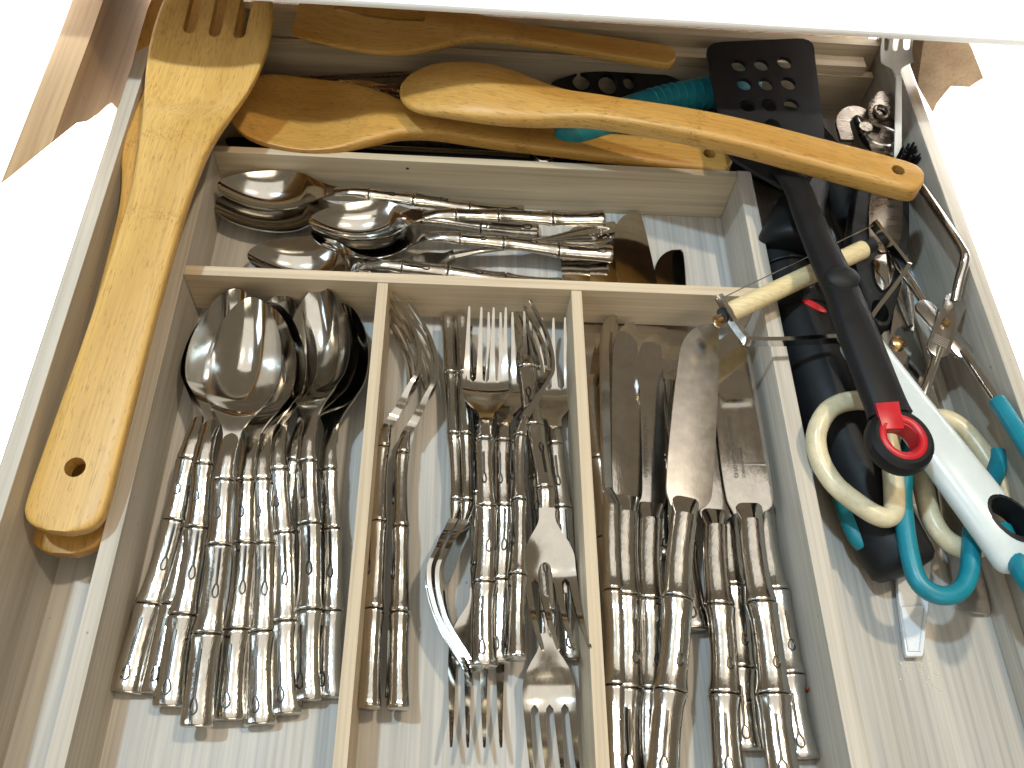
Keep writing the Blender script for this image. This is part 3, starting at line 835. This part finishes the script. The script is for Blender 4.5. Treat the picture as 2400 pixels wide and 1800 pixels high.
add('screw', make_mesh('screw', *tube([sc_-ax*.003, sc_-ax*.002, sc_+ax*.0005], [.0018, .0034, .0034], 12), M['rivet'], True, 50), cs_)
hk = [(2014, 800, .050), (2030, 826, .050), (2105, 925, .052), (2180, 1024, .0535), (2260, 1130, .054), (2330, 1222, .0535), (2372, 1280, .052), (2405, 1330, .050)]
hp = spline([W(*k) for k in hk], 6); n = len(hp)
w = [lerpk([(0, .019), (.06, .0235), (.3, .0240), (.6, .0262), (.85, .0275), (.93, .026), (.98, .018), (1, .006)], i/(n-1)) for i in range(n)]
tt = [lerpk([(0, .010), (.2, .0125), (.6, .0145), (.9, .0135), (1, .006)], i/(n-1)) for i in range(n)]
me = make_mesh('handle', *round_bar(hp, w, tt, 20, 2.3), M['white'], True, 60)
ec = W(2352, 1226, .0535)
def eye(r1, r2, ang):
    ca, sa = math.cos(ang), math.sin(ang)
    return lambda q, k=1: Vector((ca*math.cos(q)*r1*k-sa*math.sin(q)*r2*k, sa*math.cos(q)*r1*k+ca*math.sin(q)*r2*k, 0))
ey = eye(.0125, .0086, R(-52))
qs = [2*math.pi*m/28 for m in range(28)]
me = cut(me, [loft([[ec+ey(q)+Vector((0, 0, z)) for q in qs] for z in (-.03, .03)])])
wh = add('handle', me, cs_)
gm = loft([[ec+ey(q, k)+Vector((0, 0, z)) for q in qs] for k, z in ((1.03, .0070), (.86, .0075), (.80, .006), (.78, -.006), (1.0, -.006))], False, True)
add('grommet', make_mesh('grommet', *gm, M['black']), wh)

# ------------------------------------------------------------------ thick black handled gadget on the drawer bottom
pm = empty('kitchen_gadget', 'thick black cylindrical handle with small red mark along tray wall', 'kitchen gadget')
gp = [W(1800, 560, .020), W(1850, 700, .020), W(1900, 840, .020), W(1960, 990, .020), (W(2010, 1110, .020)), W(2080, 1260, .0205), W(2128, 1345, .0205)]
gp = spline(gp, 6); n = len(gp)
rr_ = [lerpk([(0, .012), (.05, .0165), (.30, .0185), (.45, .0185), (.5, .0172), (.7, .0165), (.93, .0165), (.975, .0135), (1, .004)], i/(n-1)) for i in range(n)]
add('handle', make_mesh('handle', *tube(gp, rr_, 24), M['black_soft'], True, 60), pm)
for (cx, cy) in ((1834, 650), (1866, 745)):
    c = W(cx, cy, .020); i = min(range(n), key=lambda k: (gp[k]-c).length)
    d = (gp[i+1]-gp[i-1]).normalized(); s_ = Vector((0, 0, 1)).cross(d).normalized(); u = d.cross(s_)
    add('collar', make_mesh('collar', *tube([gp[i]+(s_*math.cos(q)+u*math.sin(q))*.0186 for q in qs], .0009, 7, True), M['black']), pm)
rm = W(1908, 716, .0385)
add('red_mark', make_mesh('red_mark', *plate([rm+Vector((math.cos(q)*.0075*math.cos(-.6)-math.sin(q)*.0022*math.sin(-.6), math.cos(q)*.0075*math.sin(-.6)+math.sin(q)*.0022*math.cos(-.6), .0004)) for q in qs], .0016, .0003), M['red']), pm)
# black scoop with rounded knob
bq = empty('black_scoop', 'matte black scoop with a rounded knob beside the tray corner', 'scoop')
kn = spline([W(1905, 420, .036), W(1880, 480, .036), W(1862, 540, .036), W(1856, 574, .036), W(1853, 592, .035)], 6); n = len(kn)
add('knob', make_mesh('knob', *tube(kn, [lerpk([(0, .010), (.3, .0145), (.7, .0195), (.88, .0190), (.96, .0125), (1, .002)], i/(n-1)) for i in range(n)], 22), M['black_soft'], True, 60), bq)
add('shaft', make_mesh('shaft', *tube(spline([W(1905, 420, .036), W(1900, 380, .033), W(1880, 320, .030)], 5), .009, 14), M['black_soft'], True, 60), bq)

# ------------------------------------------------------------------ can opener with black grips
co = empty('can_opener', 'can opener with black oval grip and stained metal plate', 'can opener')
zc = lambda x, y: (1700+x*.2893, 300+y*.2893)
px = rounded([zc(1090, 380), zc(1300, 330), zc(1500, 420), zc(1500, 900), zc(1440, 1250), zc(1345, 1600), zc(1240, 1610), zc(1150, 1400), zc(1030, 1100), zc(1005, 820), zc(1050, 560)], 4, .3)
me = cut(pix_plate('grip', px, .040, .012, M['black_soft'], .003), [cyl(W(*zc(1255, 1480), .04), .0046, .03, 20, .0075)])
add('grip', me, co)
px = rounded([zc(1185, 470), zc(1440, 500), zc(1440, 820), zc(1400, 1000), zc(1260, 1010), zc(1160, 900), zc(1165, 640)], 4, .25)
add('metal_plate', pix_plate('metal_plate', px, .0415, .0014, M['brown_steel'], .0004), co)
px = rounded([zc(1190, 1040), zc(1330, 1000), zc(1390, 1080), zc(1350, 1260), zc(1280, 1325), zc(1215, 1230)], 4, .35)
add('scoop_tip', pix_plate('scoop_tip', px, .0425, .002, M['chrome'], .0009), co)
cw = [(1985, 330), (1975, 285), (1998, 262), (2030, 275), (2045, 320), (2060, 370)]
add('lever', make_mesh('lever', *bar(spline([W(x, y, .046) for x, y in cw], 6), .0085, .0022), M['brown_steel'], True, 40), co)
add('jaw', pix_plate('jaw', rounded([(2000, 262), (2060, 252), (2110, 290), (2140, 340), (2120, 375), (2050, 350), (2020, 320)], 4, .25), .043, .004, M['brown_steel'], .0008), co)
lp = [W(2008, 278, .050), W(2040, 286, .050), W(2080, 302, .0495), W(2106, 316, .049), W(2098, 336, .049), W(2070, 342, .049), W(2036, 326, .0495)]
add('wire_loop', make_mesh('wire_loop', *tube(spline(lp+[lp[0]], 6)[:-1], .0012, 8, True), M['chrome']), co)
wc = W(2028, 300, .051)
add('cutting_wheel', make_mesh('cutting_wheel', *cyl(wc, .0042, .0012, 22), M['brown_steel'], True, 40), co)
tp = empty('bottle_opener', 'small dark metal bottle opener standing against the rear wall', 'bottle opener')
add('body', pix_plate('body', rounded([(2032, 245), (2060, 212), (2088, 214), (2092, 262), (2062, 284), (2036, 276)], 4, .25), .052, .0025, M['brown_steel'], .0006), tp)
c0 = W(2066, 262, .0535)
add('ring', make_mesh('ring', *tube([c0+Vector((math.cos(q)*.0042, math.sin(q)*.0055, 0)) for q in qs], .0011, 8, True), M['brown_steel']), tp)

# ------------------------------------------------------------------ white plastic fork hanging into the back corner
def plastic_fork():
    hm = fork_head(M['grey_white'], FL, FH, .030, .056, .6)
    hh = make_mesh('handle', *round_bar([Vector((x*.124/12, 0, .0072-.0002*x+.0004*x)) for x in range(13)], [.0125-.0003*k for k in range(13)], [.0036]*13, 12, 3), M['grey_white'], True, 50)
    return [('head', hm), ('handle', hh)]
fork('off-white plastic fork leaning in the back corner', (2104, 378), (2114, 30), .040, .094, 0, .004, .010, plastic_fork(), 'plastic_fork', None)

# ------------------------------------------------------------------ scissors with cream loops
ss = empty('scissors', 'kitchen scissors with aged cream loop handles', 'scissors')
lp = [(2009, 938), (1974, 944), (1940, 963), (1917, 1003), (1913, 1042), (1926, 1088), (1958, 1137), (2006, 1177), (2049, 1205), (2078, 1213), (2094, 1200), (2096, 1165), (2093, 1110), (2086, 1050), (2072, 985), (2045, 945)]
P3 = [W(x, y, .0430+.006*sm(1100, 950, y)) for x, y in lp]
add('loop_handle', make_mesh('loop_handle', *tube(spline(P3+[P3[0]], 5)[:-1], .0049, 14, True), M['cream'], True, 70), ss)
lp = [(2156, 1100), (2166, 1150), (2180, 1206), (2205, 1252), (2243, 1280), (2290, 1284), (2326, 1262), (2344, 1205), (2336, 1130), (2300, 1058), (2250, 1000), (2200, 980), (2164, 1020)]
P3 = [W(x, y, .034) for x, y in lp]
add('loop_handle', make_mesh('loop_handle', *tube(spline(P3+[P3[0]], 5)[:-1], .0049, 14, True), M['cream'], True, 70), ss)
add('blade', make_mesh('blade', *bar([W(2070, 960, .038), W(2095, 880, .037), W(2112, 800, .036), W(2120, 700, .036), W(2118, 640, .036)], [.010, .011, .013, .010, .003], .002), M['chrome'], True, 40), ss)
add('blade', make_mesh('blade', *bar([W(2190, 990, .034), W(2160, 900, .034), W(2125, 815, .0335), W(2090, 720, .033), W(2075, 660, .033)], [.010, .011, .013, .010, .003], .002), M['chrome'], True, 40), ss)
pv = W(2106, 802, .0385)
add('pivot_screw', make_mesh('pivot_screw', *loft([[pv+Vector((math.cos(q)*.0042*k, math.sin(q)*.0042*k, h)) for q in qs] for k, h in ((1, -.003), (1, .0004), (.8, .0012), (.2, .0015))]), M['rivet']), ss)

# ------------------------------------------------------------------ wire tongs with teal sleeves
tg_ = empty('tongs', 'crossed steel wire tongs with teal coated loop handles', 'tongs')
def wire(keys, r, mat, name, parent, n=6):
    return add(name, make_mesh(name, *tube(spline([W(*k) for k in keys], n), r, 12), mat, True, 60), parent)
wire([(2238, 706, .057), (2250, 650, .063), (2261, 606, .0685), (2252, 578, .068), (2205, 505, .062), (2160, 440, .056), (2128, 395, .052)], .0026, M['chrome'], 'upper_wire', tg_)
wire([(2170, 716, .047), (2140, 668, .046), (2110, 622, .045), (2085, 570, .043)], .0026, M['chrome'], 'upper_wire', tg_)
def tong_plate(a, b, wd, z):
    A, B = W(a[0], a[1], z), W(b[0], b[1], z); d = (B-A).normalized(); s_ = Vector((0, 0, 1)).cross(d).normalized()
    out = []
    for k in range(9): q = math.pi/2+math.pi*k/8; out.append(A+d*(math.cos(q)*wd/2)+s_*(math.sin(q)*wd/2))
    for k in range(9): q = -math.pi/2+math.pi*k/8; out.append(B+d*(math.cos(q)*wd/2)+s_*(math.sin(q)*wd/2))
    return make_mesh('pivot_plate', *plate(out, .0022, .0003), M['worn_steel'], True, 40), d, s_
me, d, s_ = tong_plate((2172, 722), (2256, 818), .0115, .0500); add('pivot_plate', me, tg_)
me, d, s_ = tong_plate((2240, 706), (2200, 815), .0115, .0540); p1 = add('pivot_plate', me, tg_)
for k in range(6):
    c = W(2209, 790, .0541)+d*(k*.0013); add('ridge', make_mesh('ridge', *tube([c-s_*.004, c+s_*.004], .0004, 6), M['chrome']), p1)
pv = W(2217, 757, .055)
add('pivot_rivet', make_mesh('pivot_rivet', *loft([[pv+Vector((math.cos(q)*.0024*k, math.sin(q)*.0024*k, h)) for q in [2*math.pi*m/6 for m in range(6)]] for k, h in ((1, -.002), (1, .0012), (.8, .0018))]), M['rivet']), tg_)
wire([(2200, 818, .0525), (2186, 862, .051), (2168, 915, .050), (2150, 975, .046)], .0025, M['chrome'], 'lower_wire', tg_)
wire([(2258, 822, .0500), (2300, 884, .0535), (2346, 952, .0585)], .0025, M['chrome'], 'lower_wire', tg_)
wire([(2150, 975, .046), (2128, 1060, .042), (2116, 1150, .041), (2120, 1225, .041), (2134, 1310, .041), (2152, 1362, .041), (2185, 1390, .041), (2222, 1396, .041), (2254, 1380, .041), (2272, 1342, .041), (2276, 1290, .041), (2282, 1230, .040), (2306, 1160, .039), (2334, 1106, .038), (2340, 1060, .038)], .0044, M['teal'], 'sleeve', tg_, 7)
wire([(2338, 940, .0575), (2380, 1005, .0620), (2440, 1100, .0690), (2490, 1200, .0740), (2490, 1330, .072), (2440, 1385, .066), (2396, 1345, .058), (2350, 1240, .046)], .0044, M['teal'], 'sleeve', tg_, 7)

# ------------------------------------------------------------------ more things on the drawer bottom
tl = empty('teal_handle_peeler', 'dark teal flat handled peeler under the cream scissors', 'peeler')
hk = spline([W(2010, 960, .022), W(1990, 1040, .022), W(1998, 1130, .022), W(2022, 1210, .022), W(2050, 1290, .021)], 6); n = len(hk)
add('handle', make_mesh('handle', *round_bar(hk, [lerpk([(0, .012), (.3, .022), (.8, .024), (.95, .018), (1, .005)], i/(n-1)) for i in range(n)], [.010]*n, 16, 2.4), M['teal_dark'], True, 60), tl)
sd = empty('butter_spreader', 'long dull metal spreader with rounded end by the side rail', 'spreader')
pts = [W(2150, 700, .010), W(2175, 820, .009), W(2210, 1000, .007), W(2240, 1180, .005), W(2264, 1330, .004), W(2275, 1395, .004), W(2279, 1420, .004), W(2281, 1436, .004)]
pts = spline(pts, 5); n = len(pts)
add('blade', make_mesh('blade', *bar(pts, [lerpk([(0, .018), (.3, .017), (.8, .0165), (.93, .016), (.97, .012), (1, .003)], i/(n-1)) for i in range(n)], .0016), M['worn_steel'], True, 40), sd)
pk = empty('plastic_knife', 'milky white plastic knife lying on the drawer bottom', 'plastic knife')
px = [(2100, 1180), (2182, 1180), (2182, 1320), (2178, 1400), (2164, 1538), (2124, 1538), (2106, 1400), (2102, 1320)]
add('handle', pix_plate('handle', rounded(px, 3, .08), .0060, .0030, M['clear_white'], .0006), pk)
px = [(2112, 1420), (2168, 1420), (2156, 1526), (2130, 1526)]
bd = spline([W(*p, .0064) for p in px+px[:1]], 1)
add('raised_border', make_mesh('raised_border', *tube(bd[:-1], .0005, 6, True), M['clear_white']), pk)
pb = empty('plastic_scraper', 'pale blue plastic scraper lying against the side rail', 'scraper')
add('blade', pix_plate('blade', rounded([(2120, 440), (2170, 480), (2196, 620), (2196, 720), (2140, 718), (2110, 640), (2100, 500)], 4, .25), .014, .003, M['pale_blue'], .0006), pb)
wh_ = empty('brush', 'small black bristled brush head beside the worn bamboo spoon', 'brush')
bc = W(2128, 372, .048)
for k in range(14):
    a = k*2.4; r = .0065*math.sqrt((k+.5)/14)
    p = bc+Vector((math.cos(a)*r, math.sin(a)*r, 0))
    add('bristle_tuft', make_mesh('bristle_tuft', *tube([p-Vector((0, 0, .012)), p, p+Vector((math.cos(a)*.001, math.sin(a)*.001, .007))], [.0012, .0014, .0008], 6), M['black']), wh_)
add('ferrule', make_mesh('ferrule', *tube([bc-Vector((0, 0, .026)), bc-Vector((0, 0, .018)), bc-Vector((0, 0, .010))], .0085, 14), M['black']), wh_)
cv, cf = [], []
for k in range(46):
    x_ = random.gauss(2176, 22); y_ = random.gauss(1588, 18)
    if k < 14: x_, y_ = random.gauss(2142, 14), random.gauss(1552, 6)
    r = .0002+.0004*random.random(); c = W(x_, y_, r*.6)
    a, b = loft([[c+Vector((math.cos(q)*r*f_, math.sin(q)*r*f_, h*r)) for q in [2*math.pi*m/5+k for m in range(5)]] for f_, h in ((.7, -.6), (1, 0), (.5, .7))])
    o = len(cv); cv += a; cf += [tuple(i+o for i in t) for t in b]
cr = add('crumbs', make_mesh('crumbs', cv, cf, M['crumb'], False)); tag(cr, 'scattered sugar crumbs at the end of the plastic knife', 'crumbs', None, 'stuff')
